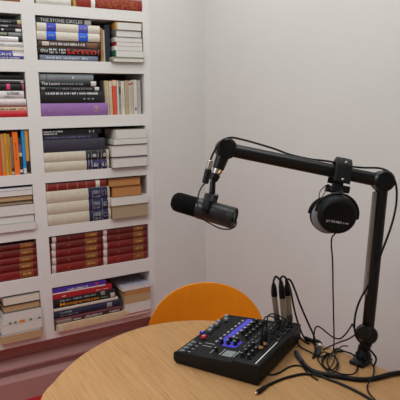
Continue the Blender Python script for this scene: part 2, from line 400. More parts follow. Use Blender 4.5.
# --- right column, fourth shelf
G = 'books lying in the left pile of the fourth shelf, right column'
z = levels(3, 60, (173.5, 163, 153, 140, 135.2, 130))
lab_ = [(None, .0, .0)]
lying('cream volume with navy spine label at the bottom of fourth shelf pile', 44.6, 109.2, z[0], z[1], CRM, yf=-.002, group=G, bands=[(86.8, 107, (40, 40, 84))] + [(p, p+.9, (205, 200, 196), 'rib') for p in (88.5, 91.5, 98, 101.5)], letters=[(None, 92, 97.5, .3, .75, INK, 0), (None, 102.5, 106.5, .3, .75, INK, 0)])
lying('cream volume with black spine label under the slate book', 44, 109, z[1], z[2], CRM, yf=-.002, group=G, bands=[(86, 106.5, (34, 34, 40))] + [(p, p+.9, (205, 200, 190), 'rib') for p in (88, 91, 97.6, 101.2)], letters=[(None, 92, 97, .3, .75, INK, 0), (None, 102.5, 106, .3, .75, INK, 0)])
lying('thick slate-grey book in the middle of the fourth shelf pile', 42.6, 105, z[2], z[3], (52, 50, 62), yf=.002, group=G)
lying('thin dark book with violet lettering above the slate one', 42.4, 98, z[3], z[4], (38, 36, 48), yf=.01, hard=False, group=G, letters=[(None, 44, 90, .25, .7, mat('violet_print', (112, 104, 150)), 0)])
lying('black book with small white lettering topmost on fourth shelf', 42, 101, z[4], z[5], (18, 18, 20), yf=.012, hard=False, group=G, letters=[(None, 43.5, 63, .55, .9, INK, 0), (None, 43.5, 57, .1, .42, INK, 0), ('H', 89, 94, .2, .85, GREYINK, 0)])
G = 'books lying with page edges out, fourth shelf, right column'
z = levels(3, 128, (168, 157, 144.5, 138.6, 129.3), yf=-.01)
lying('page-edge book at the bottom right of the fourth shelf', 112.5, 147.8, z[0], z[1], (60, 56, 62), WPAGES, 'fore', yf=-.02, dep=.19, group=G)
lying('thick page-edge book with navy cover second from bottom, fourth shelf', 111.5, 147.8, z[1], z[2], (44, 44, 66), WPAGES, 'fore', yf=-.02, dep=.19, group=G)
lying('thin page-edge book under the topmost white one, fourth shelf', 114, 147.4, z[2], z[3], (136, 126, 112), WPAGES, 'fore', yf=-.016, dep=.18, hard=False, group=G)
lying('white page-edge book topmost at right of the fourth shelf', 116, 147, z[3], z[4], (196, 190, 180), WPAGES, 'fore', yf=-.014, dep=.16, hard=False, group=G)
# --- right column, fifth shelf
G = 'books lying in the left pile of the fifth shelf, right column'
z = levels(4, 62, (225.5, 214, 202.5, 190.5, 183))
for i, lab in enumerate(('bottom cream volume of the navy-labelled trio on the fifth shelf', 'middle cream volume of the navy-labelled trio on the fifth shelf', 'top cream volume of the navy-labelled trio on the fifth shelf')):
    lying(lab, 47.4-i*.8, 111-i*.6, z[i], z[i+1], (201, 190, 170), yf=-.003, dep=.18, group=G, bands=[(89.5-i*.5, 108.5-i*.5, (34, 34, 74))] + [(p-i*.5, p+.8-i*.5, (190, 186, 176), 'rib') for p in (93, 102.5)],
          letters=[(None, 94.5-i*.5, 101.5-i*.5, .45, .85, GREYINK, 0), (None, 94.5-i*.5, 101.5-i*.5, .1, .38, GREYINK, 0), (None, 104-i*.5, 107.5-i*.5, .3, .8, GREYINK, 0)])
lying('thin red leather volume with gilt ribs above the cream trio', 45, 106.5, z[3], z[4], (122, 34, 28), yf=.002, leather=True, group=G, bands=[(p, p+1, (150, 100, 62), 'rib') for p in (47, 57, 67, 77, 86)] + [(95.8, 99.8, (214, 206, 190))])
G = 'books lying with page edges out, fifth shelf, right column'
z = levels(4, 128, (217, 204, 196, 185.5, 178), yf=-.012)
lying('thick brownish page-edge book at the bottom right of the fifth shelf', 112.3, 149, z[0], z[1], (128, 106, 78), BPAGES, 'fore', yf=-.02, dep=.19, group=G)
lying('white page-edge book second from bottom at right of the fifth shelf', 111.5, 148.3, z[1], z[2], (210, 204, 196), WPAGES, 'fore', yf=-.016, dep=.18, hard=False, group=G)
lying('orange-brown page-edge book second from top at right of the fifth shelf', 112.2, 142, z[2], z[3], (122, 74, 36), OPAGES, 'fore', yf=-.012, dep=.17, group=G)
lying('brown page-edge book topmost at right of the fifth shelf', 109, 141, z[3], z[4], (120, 72, 38), OPAGES, 'fore', yf=-.012, dep=.17, group=G)
# --- right column, sixth shelf: two piles of red volumes
ORD = ['bottom', 'second from bottom', 'middle', 'second from top', 'topmost']
def red_pile(px0, px1, r, xref, ys, tape, gold, where, group, yf=.004, shade=0):
    z = levels(r, xref, ys, yf)
    for i in range(5):
        c = [(124, 30, 26), (104, 26, 23), (114, 26, 26), (100, 24, 21), (92, 23, 20)][i]
        j = random.uniform(-.4, .4)
        b = [(gold[0]+j, gold[1]+j, (126, 72, 34), 'gilt_panel'), (gold[0]+j, gold[0]+.6+j, (196, 130, 62), 'rib'), (gold[1]-.6+j, gold[1]+j, (176, 112, 54), 'rib'), ((px0+gold[0])/2, (px0+gold[0])/2+1.4, (150, 84, 44), 'gilt_mark', .4, .65)]
        if tape: b.append((tape[0]+j, tape[1]+j, (196, 188, 180), 'paper_label'))
        lying('dark red gilt volume, %s of %s' % (ORD[i], where), px0+j, px1+j*.5, z[i], z[i+1], c, yf=yf, dep=.19, leather=True, group=group, bands=b, letters=[(None, gold[0]+2+j, gold[1]-1.5+j, .45, .75, mat('gilt_print', (206, 150, 78)), 0)])
red_pile(50.8, 101.5, 5, 72, (270.5, 262.2, 255, 247.6, 240.4, 233.6), (52.2, 56), (85.5, 97.5), 'the left pile, right column sixth shelf', 'red volumes in the left pile, right column')
red_pile(102, 147, 5, 124, (261.6, 253.8, 246.6, 239.6, 233, 227), (103.4, 107), (133.4, 143.5), 'the right pile, right column sixth shelf', 'red volumes in the right pile, right column')
# --- right column, bottom shelf
G = 'books lying in the left pile of the bottom shelf, right column'
z = levels(6, 97.5, (325.5, 318, 312, 304.2, 301.8, 292, 286.8, 281.2))
lying('wide tan book sticking out at the bottom of the lowest left pile', 57.5, 129.5, z[0], z[1], (206, 180, 146), yf=-.02, dep=.2, hard=False, group=G, bands=[(59, 63, (205, 200, 185), 'end_label', .1, .9)])
lying('maroon book with pale lettering under the navy book, bottom shelf', 55, 122, z[1], z[2], (66, 36, 38), yf=-.012, dep=.2, group=G, letters=[(None, 73, 82, .2, .62, INK, 0), (None, 85, 102, .2, .62, INK, 0), (None, 107, 120, .2, .62, INK, 0)], bands=[(56.5, 71.5, (150, 138, 130), 'cover_picture', .1, .72), (56, 121.5, (112, 44, 52), 'red_stripe', .76, .98)])
lying('navy book with small pale lettering, bottom shelf', 54.5, 121, z[2], z[3], (36, 42, 66), yf=-.01, dep=.2, group=G, letters=[(None, 60, 72, .58, .82, GREYINK, 0), (None, 60, 78, .2, .44, GREYINK, 0)], bands=[(107, 112, (150, 148, 150), 'end_label', .15, .8)])
lying('thin cream book between navy and orange-titled ones, bottom shelf', 53.5, 118, z[3], z[4], (208, 198, 180), WPAGES, yf=-.008, dep=.19, hard=False, group=G)
lying('black book with orange title lettering, bottom shelf', 52.6, 115.5, z[4], z[5], (22, 22, 24), yf=-.006, dep=.19, group=G, letters=[('Montparnasse', 60, 99, .08, .55, ORANGEINK, 0), (None, 60, 96, .68, .86, GREYINK, 0)], bands=[(101, 105, (130, 124, 108), 'end_label', .55, .95), (110.5, 114.5, (206, 204, 202), 'end_label', .1, .6), (101, 108, (96, 140, 112), 'end_mark', .2, .34)])
lying('red book under the violet one, bottom shelf', 52, 112, z[5], z[6], (168, 34, 42), yf=-.004, dep=.18, hard=False, group=G, letters=[(None, 62, 66, .3, .6, INK, 0), (None, 96, 108, .3, .5, INK, 0)])
lying('violet book topmost in the lowest left pile', 51.8, 106, z[6], z[7], (76, 46, 150), WPAGES, yf=0, dep=.17, hard=False, group=G, letters=[(None, 66, 88, .3, .7, INK, 0)], bands=[(51.9, 105.5, (222, 218, 212), 'white_stripe', 0, .22), (95, 98, (196, 50, 60), 'mark', .45, .85)])
G = 'books lying in the right pile of the bottom shelf, right column'
z = levels(6, 138, (311.5, 308.5, 300, 292.5, 288.4, 285), yf=-.02)
lying('red-edged flat book at the bottom of the lowest right pile', 125.5, 151.5, z[0], z[1], (176, 92, 76), WPAGES, 'fore', yf=-.024, dep=.19, hard=True, group=G)
lying('thick white page-edge book in the lowest right pile', 125.5, 150.6, z[1], z[2], (208, 200, 186), WPAGES, 'fore', yf=-.02, dep=.18, hard=False, group=G)
lying('tan page-edge book in the lowest right pile', 125, 150.4, z[2], z[3], (196, 160, 118), TPAGES, 'fore', yf=-.02, dep=.18, hard=False, group=G)
lying('orange-brown thin book under the grey-covered one, lowest right pile', 125, 150.4, z[3], z[4], (158, 92, 44), OPAGES, 'fore', yf=-.02, dep=.18, hard=False, group=G)
gb = lying('grey-lilac book with its printed top cover visible, lowest right pile', 122.5, 151, z[4], z[5], (172, 168, 180), WPAGES, 'fore', yf=-.02, dep=.2, hard=False, group=G)
mb = MB(); LT = z[5]-z[4]-.0006
for yy in (.03, .05, .06, .1, .115, .13, .16):
    for k in range(5):
        x0 = -.05+k*.021+random.uniform(-.004, .004)
        if random.random() < .25: continue
        mb.box((x0, yy, LT), (x0+random.uniform(.008, .017), yy+.004, LT+.0004))
mb.build('lettering', mat('lilac_print', (112, 108, 124)), gb, smooth_=False)

# --- left column
XLB = -40
G = 'book on the cut-off top shelf of the left column'
lying('brown book whose lower edge alone shows at upper left corner', -42, 20.5, BOT[0], BOT[0]+.03, (150, 100, 52))
G = 'books lying on the second shelf, left column'
z = levels(1, 12, (60, 51, 47.5, 42, 36.8, 32.2, 28, 24.4, 19))
lying('blue and white book with white lettering at the bottom, left column second shelf', -36, 24.2, z[0], z[1], (72, 68, 150), group=G, letters=[('THE PARIS', -26, 11.5, .42, .68, INK, 0), (None, -20, 20, .08, .28, INK, 0)], bands=[(12.5, 24, (186, 178, 176), 'end_label', .72, .98), (13, 24, (226, 222, 222), 'end_label', .38, .7)])
lying('thin cream book above the blue and white one', -34, 24, z[1], z[2], (216, 208, 192), group=G, hard=False)
lying('pale grey book in the middle of left column second shelf', -34, 23.8, z[2], z[3], (206, 204, 202), group=G, letters=[(None, -2, 4, .4, .6, GREYINK, 0), (None, 15, 21, .4, .55, GREYINK, 0)])
lying('white book with black right end, left column second shelf', -34, 22.2, z[3], z[4], (228, 226, 224), yf=.002, group=G, letters=[(None, -20, 8, .5, .75, GREYINK, 0)], bands=[(18.3, 22.2, (20, 20, 20), 'end_label')])
lying('black book with two grey-green labels, left column second shelf', -32, 22, z[4], z[5], (40, 40, 38), group=G, bands=[(-1, 7, (132, 138, 108), 'end_label', .25, .85), (8.5, 21.5, (132, 132, 134), 'end_label', .1, .9)])
lying('black book with white label at its right end, left column second shelf', -32, 22, z[5], z[6], (34, 32, 34), yf=.006, group=G, bands=[(15.5, 21, (216, 212, 212), 'end_label', .1, .85), (1.5, 3.5, (210, 210, 210), 'mark', .3, .75)])
lying('dark grey book with magenta mark, left column second shelf', -32, 21.6, z[6], z[7], (48, 46, 50), yf=.004, group=G, letters=[(None, -14, 8, .3, .65, INK, 0)], bands=[(18, 20.5, (130, 48, 78), 'mark', .25, .8)])
lying('black book with cream label topmost on left column second shelf', -32, 22, z[7], z[8], (30, 30, 34), yf=.006, group=G, letters=[(None, -12, 11, .35, .65, GREYINK, 0)], bands=[(17.3, 21.8, (190, 178, 130), 'end_label', .08, .92)])
G = 'books lying on the third shelf, left column'
z = levels(2, 12, (116.8, 110.4, 106.6, 104.8, 98.5, 90.6, 83, 79.6, 74.5))
lying('bright red book at the bottom of left column third shelf', -32, 27.4, z[0], z[1], (188, 34, 46), group=G, yf=0)
lying('pale pink book with brown lettering above the bright red one', -32, 26.8, z[1], z[2], (206, 176, 152), group=G, hard=False, letters=[(None, -16, 16, .25, .7, mat('brown_print', (120, 70, 52)), 0), (None, 18, 25, .25, .7, REDINK, 0)])
lying('thin brown book between pale pink and pinkish white books', -32, 26.6, z[2], z[3], (134, 88, 70), group=G, hard=False)
lying('pinkish white book under the patterned one, left column third shelf', -32, 26.2, z[3], z[4], (214, 202, 200), group=G)
lying('white book with black floral sketch pattern, left column third shelf', -32, 24, z[4], z[5], (214, 208, 206), yf=.006, group=G, letters=[(None, 4, 14.5, .1, .45, GREYINK, 0), (None, 6, 20, .5, .95, mat('ink_print', (60, 56, 58)), 0)], bands=[(14.5, 22, (205, 190, 196), 'cover_picture', .2, .9)])
lying('black book with pink emblem, left column third shelf', -32, 24, z[5], z[6], (24, 24, 24), yf=.006, group=G, bands=[(6.5, 10.2, (206, 60, 110), 'emblem', .15, .95), (22.3, 23.8, (196, 80, 106), 'mark', .1, .9)])
lying('dark book with grey top stripe and pink end label, left column', -32, 24, z[6], z[7], (46, 44, 46), yf=.006, group=G, bands=[(-31, 23.8, (160, 162, 164), 'grey_stripe', .62, .98), (20.5, 23.5, (190, 160, 166), 'end_label', .0, .6)], hard=False)
lying('plain black book topmost on left column third shelf', -32, 23, z[7], z[8], (18, 18, 18), yf=.014, group=G)
G = 'upright books on the fourth shelf, left column'
UP = [(-24, -16, 136, (214, 150, 60), 'wide amber upright book'), (-15.8, -8, 134, (190, 60, 40), 'wide red upright book'), (-7.8, -3, 136, (220, 170, 80), 'pale amber upright book'), (-2.8, 1.4, 134, (206, 84, 40), 'red-orange upright book cut by the photo edge'), (1.6, 4.9, 134, (196, 138, 72), 'tan upright book second from photo edge'), (5.1, 7.9, 133.5, (206, 152, 52), 'light amber upright book, middle left of the row'),
      (8.1, 10.9, 134, (188, 132, 36), 'darker amber upright book left of the grey one'), (11.1, 13.4, 137, (120, 112, 96), 'slim grey upright book left of the bright orange one'), (13.6, 18.9, 132, (236, 112, 24), 'bright orange tall upright book'),
      (19.1, 22.2, 138, (52, 46, 46), 'short dark upright book between orange and blue'), (22.4, 25.6, 129.8, (36, 140, 200), 'bright blue upright book'), (25.8, 29, 130.3, (204, 146, 62), 'amber upright book with black foot beside divider')]
for a, b, yt, c, lab in UP:
    kw = {}
    if 'black foot' in lab: kw = dict(bands=[(.03, .3, (28, 28, 24), 'foot_label')])
    elif 'short dark' in lab: kw = dict(bands=[(.62, .82, (96, 84, 120), 'label'), (.5, .6, (210, 180, 150), 'label'), (.06, .14, (200, 196, 200), 'label')])
    elif 'bright blue' in lab: kw = dict(bands=[(.02, .14, (206, 206, 200), 'foot_label')])
    elif 'slim grey' in lab: kw = dict(bands=[(.1, .2, (40, 40, 44), 'label'), (.03, .09, (200, 196, 186), 'label')])
    elif 'tan upright' in lab: kw = dict(bands=[(.01, .1, (230, 110, 30), 'foot_label')])
    else: kw = dict(letters=[(None, .35, .75, .35, .6, mat('brown_print', (120, 70, 52)), 0)])
    upright(lab+', left column', a, b, 3, yt, c, TPAGES, group=G, yf=.008, **kw)
G = 'books lying on the fifth shelf, left column'
z = levels(4, 12, (231.2, 223.8, 215.5, 205.6, 201.6, 196.2, 191, 187.8))
lying('white page-edge book at the bottom of left column fifth shelf', -30, 36, z[0], z[1], (206, 204, 208), WPAGES, 'fore', yf=-.012, hard=False, group=G)
lying('pale grey page-edge book second from bottom, left column fifth shelf', -30, 35, z[1], z[2], (150, 146, 140), WPAGES, 'fore', yf=-.006, group=G)
lying('thick pale page-edge book third from bottom, left column fifth shelf', -30, 34.2, z[2], z[3], (196, 190, 184), WPAGES, 'fore', yf=-.002, hard=False, group=G)
lying('thin book with dark cover under the tan one, left column fifth shelf', -30, 33.4, z[3], z[4], (44, 36, 30), BPAGES, 'fore', yf=.002, group=G)
lying('tan page-edge book with brown cover, left column fifth shelf', -30, 33.2, z[4], z[5], (110, 70, 40), TPAGES, 'fore', yf=.002, group=G)
lying('white page-edge book under the blue one, left column fifth shelf', -30, 32.6, z[5], z[6], (206, 198, 190), WPAGES, 'fore', yf=.002, hard=False, group=G)
lying('thin blue book topmost on left column fifth shelf', -30, 32.4, z[6], z[7], (46, 66, 148), WPAGES, 'fore', yf=.006, hard=False, group=G)
red_pile(-22, 37.4, 5, 12, (279.4, 271.2, 264.2, 257.8, 250.6, 244.6), None, (20, 33.2), 'the pile on left column sixth shelf', 'red volumes on the left column', yf=.006)
G = 'books lying on the bottom shelf, left column'
z = levels(6, 20, (343.5, 336, 334.2, 325, 321.3, 312, 304, 296.2), yf=-.008)
lying('tan book at the bottom of left column lowest pile', 1, 42.4, z[0], z[1], (178, 140, 98), TPAGES, 'fore', yf=-.02, dep=.18, hard=False, group=G)
lying('thin dark-covered book just above the tan bottom one, left column', 1.2, 41, z[1], z[2], (46, 50, 48), WPAGES, 'fore', yf=-.014, dep=.18, group=G, hard=False)
lying('thick pinkish white page-edge book, left column lowest pile', 1.5, 42, z[2], z[3], (198, 190, 188), WPAGES, 'fore', yf=-.014, dep=.18, group=G, hard=False)
lying('thin white book with orange flower and green leaf spine, lowest left pile', 2.4, 41.6, z[3], z[4], (206, 202, 194), yf=-.012, dep=.18, hard=False, group=G,
      bands=[(19.5, 25, (220, 140, 40), 'flower', .1, .95)] + [(p, p+2.6, (88, 124, 78), 'leaf', .2, .8) for p in (9, 14, 29.5, 38)])
lying('grey-white page-edge book above the flowered one, left column', 3, 41.2, z[4], z[5], (176, 176, 176), WPAGES, 'fore', yf=-.01, dep=.17, hard=False, group=G)
lying('tan page-edge book with black cover, left column lowest pile', 3.2, 40.6, z[5], z[6], (36, 34, 32), TPAGES, 'fore', yf=-.008, dep=.17, group=G)
lying('grey-cream page-edge book topmost in left column lowest pile', 3.6, 39.6, z[6], z[7], (166, 160, 146), PAGES, 'fore', yf=-.004, dep=.16, hard=False, group=G)

# ------------------------------------------------------------------ table
TC = Vector((-.8294, -1.5016, 0))
tb = thing('table', 'oak-veneer table with rounded outline holding the mixer and the boom arm', 'table', (TC.x, TC.y, 0))
OUTL = [TC.xy+Vector((math.cos(math.radians(a)), math.sin(math.radians(a))))*r for a, r in ((155.6, .456), (144, .447), (134, .445), (121.6, .448), (106, .454), (92, .459), (80, .453), (68, .4415), (55, .417), (37, .392), (19, .381), (.5, .399), (-14.3, .431), (-19.5, .454))]
OUTL += [Vector(p) for p in ((-.352, -1.83), (-.352, -2.03), (-.45, -2.22), (-.66, -2.32), (-.9, -2.30), (-1.1, -2.18), (-1.23, -1.97), (-1.287, -1.72), (-1.287, -1.5))]
def closed(P, sub):
    out = []; n = len(P)
    for i in range(n):
        a, b, c, d = P[i-1], P[i], P[(i+1) % n], P[(i+2) % n]
        for k in range(sub):
            t = k/sub; out.append(.5*((2*b)+(c-a)*t+(2*a-5*b+4*c-d)*t*t+(3*b-a-3*c+d)*t**3))
    return out
RIM = closed(OUTL, 8)
B = MB(); n_ = len(RIM)
tan_ = [(RIM[(i+1) % n_]-RIM[i-1]).normalized() for i in range(n_)]
inw = [Vector((t.y, -t.x)) for t in tan_]
lv = []
for off, zz in ((.010, ZT-.026), (0, ZT-.016), (0, ZT-.004), (.0012, ZT-.0012), (.004, ZT)):
    lv.append([B.bm.verts.new((p.x+q.x*off, p.y+q.y*off, zz)) for p, q in zip(RIM, inw)])
for A_, B_ in zip(lv, lv[1:]):
    for i in range(n_): B.bm.faces.new((A_[i], A_[(i+1) % n_], B_[(i+1) % n_], B_[i]))
B.bm.faces.new(lv[0][::-1]); B.bm.faces.new(lv[-1])
B.build('tabletop', OAK, tb, world=True)
PC = (-.83, -1.68, 0)
GM = mat('grey_metal', (120, 120, 122), .4, .05, metal=.6)
MB().lathe([(0, .03), (.04, .03), (.04, ZT-.04), (.16, ZT-.032), (.16, ZT-.026), (0, ZT-.026)], PC, (0, 0, 1), 32).build('pedestal', GM, tb, world=True)
MB().lathe([(0, 0), (.28, 0), (.28, .012), (.05, .03), (0, .03)], PC, (0, 0, 1), 48).build('base', GM, tb, world=True)

# ------------------------------------------------------------------ chair
cloc = Vector((-.595, -.925, 0)); cd = (TC-cloc).normalized()
crz = math.atan2(cd.x, -cd.y)
ch = thing('chair', 'orange plywood chair with rounded back behind the oak table', 'chair', (cloc.x, cloc.y, 0), crz)
wq = on_z(204, 284.5, 0); nrm = Vector((cd.x, cd.y, 0))
dd = ray(204, 284.2); tt = ((cloc-CAM).dot(nrm))/dd.dot(nrm); ztop = (CAM+dd*tt).z; depc = tt
xoff = ((CAM+dd*tt)-cloc).dot(Vector((math.cos(crz), math.sin(crz), 0)))
a_ = 58/FPX*depc; b_ = 46/FPX*depc/math.cos(.2)
zc = ztop-b_
bk = MB(); NR, NA = 7, 56; G_ = {}
def bpt(rr, an, side):
    ca, sa = math.cos(an), math.sin(an); ex = 2/2.15
    x = a_*rr*math.copysign(abs(ca)**ex, ca); zz = (b_ if sa > 0 else .23)*rr*math.copysign(abs(sa)**ex, sa)
    y = -1.1*x*x + .10*zz + (.006 if side else -.006)*(1 if rr < .99 else .6)
    return Vector((x+xoff, y, zc+zz))
for sd in (0, 1):
    c0 = bk.bm.verts.new(bpt(0, 0, sd)); prev = None
    for i in range(1, NR+1):
        ring = [bk.bm.verts.new(bpt(i/NR, 2*PI*k/NA, sd)) for k in range(NA)]
        for k in range(NA):
            j = (k+1) % NA
            bk.bm.faces.new((c0, ring[k], ring[j]) if prev is None else (prev[k], ring[k], ring[j], prev[j]))
        prev = ring
    G_[sd] = prev
for k in range(NA):
    j = (k+1) % NA; bk.bm.faces.new((G_[0][k], G_[0][j], G_[1][j], G_[1][k]))
bk.build('backrest', CHAIR, ch)
st = MB(); poly = []
for k in range(40):
    an = 2*PI*k/40; poly.append((.205*math.copysign(abs(math.cos(an))**.7, math.cos(an))+xoff, -.215+.205*math.copysign(abs(math.sin(an))**.7, math.sin(an))))
st.prism(poly, (.44, .454), lambda p, q, t: Vector((p, q, t))); st.build('seat', CHAIR, ch, bevel=.003)
for sx in (-1, 1):
    for yy, y2 in ((-.06, .0), (-.36, -.39)):
        MB().tube([(xoff+sx*.15, yy, .441), (xoff+sx*.18, y2, .012), (xoff+sx*.18, y2, 0)], .011, 12, 2).build('leg', CHAIRLEG, ch)
    MB().tube([(xoff+sx*.06, -.08, .434), (xoff+sx*.06, -.03, .436), (xoff+sx*.06, .0, .47), (xoff+sx*.06, .012+.1*(.62-zc), .62), (xoff+sx*.06, .014, zc)], .009, 10, 6).build('back_support', CHAIRLEG, ch)

# ------------------------------------------------------------------ mixer
MO = Vector((-.8785, -1.3121, ZT)); MA = -1.0594; MD, MW = .2586, .3027
mx = thing('audio_mixer', 'black podcast mixing desk with blue panel and coloured fader caps', 'mixer', MO, MA)
def hs(s): return .033+(.046-.033)*(s/.18) if s < .18 else (.0525+.002*(s-.19)/.065)
body = [(.012, .003), (.002, .008), (0, .014), (0, .026), (.003, .031), (.008, .0335), (.18, .046), (.188, .0525), (.254, .0545), (MD, .051), (MD, .008), (MD-.006, .003)]
B = MB(); B.prism(body, (.006, MW-.006), lambda p, q, t: Vector((p, t, q))); B.build('body', MIXBODY, mx, bevel=.0012)
for lo in (0, MW-.006):
    B = MB(); B.prism([(p, q+.0018 if q > .02 else q-.001) for p, q in body], (lo, lo+.006), lambda p, q, t: Vector((p, t, q))); B.build('side_cheek', MIXBODY, mx, bevel=.0015)
for s, w in ((.03, .03), (.03, MW-.03), (.23, .03), (.23, MW-.03)):
    MB().rod((s, w, 0), (s, w, .004), .008).build('foot', RUBBER, mx)
def slab(mb, s0, s1, w0, w1, t=.0008):
    vs = []
    for dz in (-.0004, t):
        vs += [mb.bm.verts.new((s, w, hs(s)+dz)) for s, w in ((s0, w0), (s1, w0), (s1, w1), (s0, w1))]
    for q in ((3, 2, 1, 0), (4, 5, 6, 7), (0, 1, 5, 4), (1, 2, 6, 5), (2, 3, 7, 6), (3, 0, 4, 7)): mb.bm.faces.new([vs[i] for i in q])
    return mb
P_ = MB(); slab(P_, .01, .178, .008, MW-.008, .0006); P_.build('control_panel', MIXTOP, mx, smooth_=False)
P_ = MB(); slab(P_, .0885, .1065, .10, MW-.012, .0012); slab(P_, .1065, .152, .084, .128, .0012); P_.build('blue_panel', BLUE, mx, smooth_=False)
W8 = [.105+.0238*i for i in range(8)]
sl = MB()
for w in W8: slab(sl, .018, .072, w-.0012, w+.0012, .0009)
sl.build('fader_slots', mat('slot_black', (8, 8, 8), .7), mx, smooth_=False)
FS = [.037, .024, .03, .022, .026, .02, .034, .022]
for i, w in enumerate(W8):
    m_ = REDCAP if i == 0 else BLUECAP if i == 1 else GREYCAP
    s = FS[i]; h = hs(s)
    if i == 1: s = .018
    f = MB(); f.box((s-.007, w-.006, h+.004), (s+.007, w+.006, h+.0125), .0022); f.box((s-.002, w-.001, h), (s+.002, w+.001, h+.005))
    fo = f.build('fader_cap', m_, mx)
    if i < 2: fo['label'] = 'red fader cap' if i == 0 else 'blue fader cap'
    MB().box((s-.0006, w-.006, h+.0123), (s+.0006, w+.006, h+.0129)).build('pointer_line', WHITEINK, fo)
for row, c in ((.080, GREYCAP), (.1105, GREYCAP)):
    for i, w in enumerate(W8):
        if row > .1 and w < .135: continue
        q = MB(); q.box((row-.0028, w-.005, hs(row)), (row+.0028, w+.005, hs(row)+.0022), .0008); q.build('button', mat('button_grey', (165, 167, 170), .5, .04), mx)
for i, w in enumerate(W8):                    # pad lights inside the blue strip
    if w > .13: q = MB(); slab(q, .0945, .1, w-.003, w+.003, .002); q.build('button', GREYCAP, mx, smooth_=False)
def knob(s, w, r=.0062, hh=.013, led=None, m_=MIXBODY):
    h = hs(s); k = MB().lathe([(0, 0), (r*1.1, 0), (r*1.1, .003), (r*.92, .0036), (r*.82, hh-.001), (r*.72, hh), (0, hh)], (s, w, h-.0005), (-.05, 0, 1), 18).build('knob', m_, mx)
    MB().box((s-r*.8, w-.0006, h+hh-.0012), (s, w+.0006, h+hh)).build('pointer_line', led or WHITEINK, k)
for s, w, l in ((.099, .0995, None), (.1195, .100, LEDG), (.141, .1015, LEDG), (.1375, .122, None), (.116, .121, LEDR)): knob(s, w, .0062, .013, l)
for i, w in enumerate(W8):
    if i >= 3: knob(.128, w, .006, .013)
    if i >= 2: knob(.152, w, .0055, .011)
knob(.111, .046, .0062, .012)
q = MB(); slab(q, .136, .166, .028, .062, .0012); q.build('display', LCD, mx, smooth_=False)
ln = MB()
for w in (.016, .036, .056, .076): slab(ln, .020, .046, w-.0012, w+.0012, .0011)
for w in (.066, .084): slab(ln, .055, .085, w-.0008, w+.0008, .0011)
for s in (.100, .128): slab(ln, s, s+.0016, .03, .066, .0011)
slab(ln, .17, .1716, .03, .07, .0011)
ln.build('printed_lines', mat('bright_print', (190, 192, 195), .5, .03), mx, smooth_=False)
for s in (.018, .034):
    for w in (.016, .036, .056, .076):
        q = MB(); q.box((s-.0045, w-.0075, hs(s)), (s+.0045, w+.0075, hs(s)+.0022), .0008); q.build('pad_button', GREYCAP if s < .03 else MIXTOP, mx)
for s, w in ((.197, .032), (.197, .055), (.197, .078), (.217, .032), (.217, .055), (.217, .078), (.197, .102)): knob(s, w, .0062, .012)
wl = MB(); slab(wl, .243, .2455, .012, .155, .0009); wl.build('white_line', WHITEINK, mx, smooth_=False)
JK = [(.222, w) for w in (.096, .122, .148, .172)] + [(.2, w) for w in (.128, .152, .176)]
for s, w in JK:
    h = hs(s); MB().lathe([(.0035, 0), (.0075, 0), (.0075, .002), (.0045, .0024), (.0035, .0008)], (s, w, h), (0, 0, 1), 18).build('jack_socket', MIXBODY, mx)
XJ = [(.205, .21), (.232, .205), (.205, .245), (.232, .24), (.205, .278), (.232, .275)]
for s, w in XJ:
    h = hs(s); MB().lathe([(.0085, 0), (.0135, 0), (.0135, .003), (.0105, .0036), (.0085, .001)], (s, w, h), (0, 0, 1), 24).build('combo_socket', MIXBODY, mx)
pr = MB()
for k in range(10): slab(pr, .19, .1912, .03+.025*k, .042+.025*k, .0009)
for k in range(7): slab(pr, .239, .2402, .172+.016*k, .18+.016*k, .0009)
for k in range(8): slab(pr, .168, .1692, .1+.0238*k, .11+.0238*k, .0011)
pr.build('lettering', GREYINK, mx, smooth_=False)
MX = XF[mx.name]
for s, w in ((MD, .06), (MD, .12), (MD, .2)):
    MB().rod((s-.001, w, .028), (s+.0012, w, .028), .006).build('rear_port', mat('slot_black', (8, 8, 8)), mx)

# ------------------------------------------------------------------ boom arm
BB = on_z(365, 360, ZT)
bo = thing('boom_arm', 'black desk-clamped microphone boom arm at the table edge', 'boom arm', (BB.x, BB.y, ZT))
out = Vector((.967, .255, 0)).normalized(); ed_ = Vector((.255, -.967, 0)).normalized(); q0 = Vector((-.4708, -1.3786, ZT))
edge = q0+ed_*(BB-q0).dot(ed_)
def frame(o, x, y=None):
    zz = Vector((0, 0, 1)); y = zz.cross(x); mm = Matrix((x, y, zz)).transposed().to_4x4(); mm.translation = o; return mm
Fm = frame(Vector((edge.x, edge.y, ZT)), out)
cl = MB(); cl.box((-.045, -.021, .0004), (.012, .021, .011), .003, Fm); cl.box((.005, -.019, -.075), (.014, .019, .010), .002, Fm); cl.box((-.045, -.02, -.087), (.014, .02, -.073), .002, Fm)
clo = cl.build('desk_clamp', BLACK, bo, world=True)
sc = MB(); sc.rod(Fm @ Vector((-.03, 0, -.105)), Fm @ Vector((-.03, 0, -.036)), .005); sc.rod(Fm @ Vector((-.03, 0, -.036)), Fm @ Vector((-.03, 0, -.0268)), .014); sc.rod(Fm @ Vector((-.03, 0, -.112)), Fm @ Vector((-.03, 0, -.1)), .013)
sc.build('clamp_screw', BLACK, clo)
bpy.context.view_layer.update()
d0 = (BB-CAM).dot(F_)
def vert_depth(py):                           # depth of a point straight above the clamp
    k = -(py-200)/FPX
    return None
PB = deep(367, 338, d0-.02); PT = deep(382.5, 181, 1.415)
pdir = (PT-PB).normalized()
J0 = deep(363.5, 352, d0-.004)
bs = MB(); bs.lathe([(0, 0), (.022, 0), (.022, .006), (.017, .014), (.015, .03), (0, .03)], Vector((J0.x, J0.y, ZT+.012)), (0, 0, 1), 24)
bs.tube([Vector((J0.x, J0.y, ZT+.035)), deep(366, 344, d0-.016), PB], .016, 14, 4)
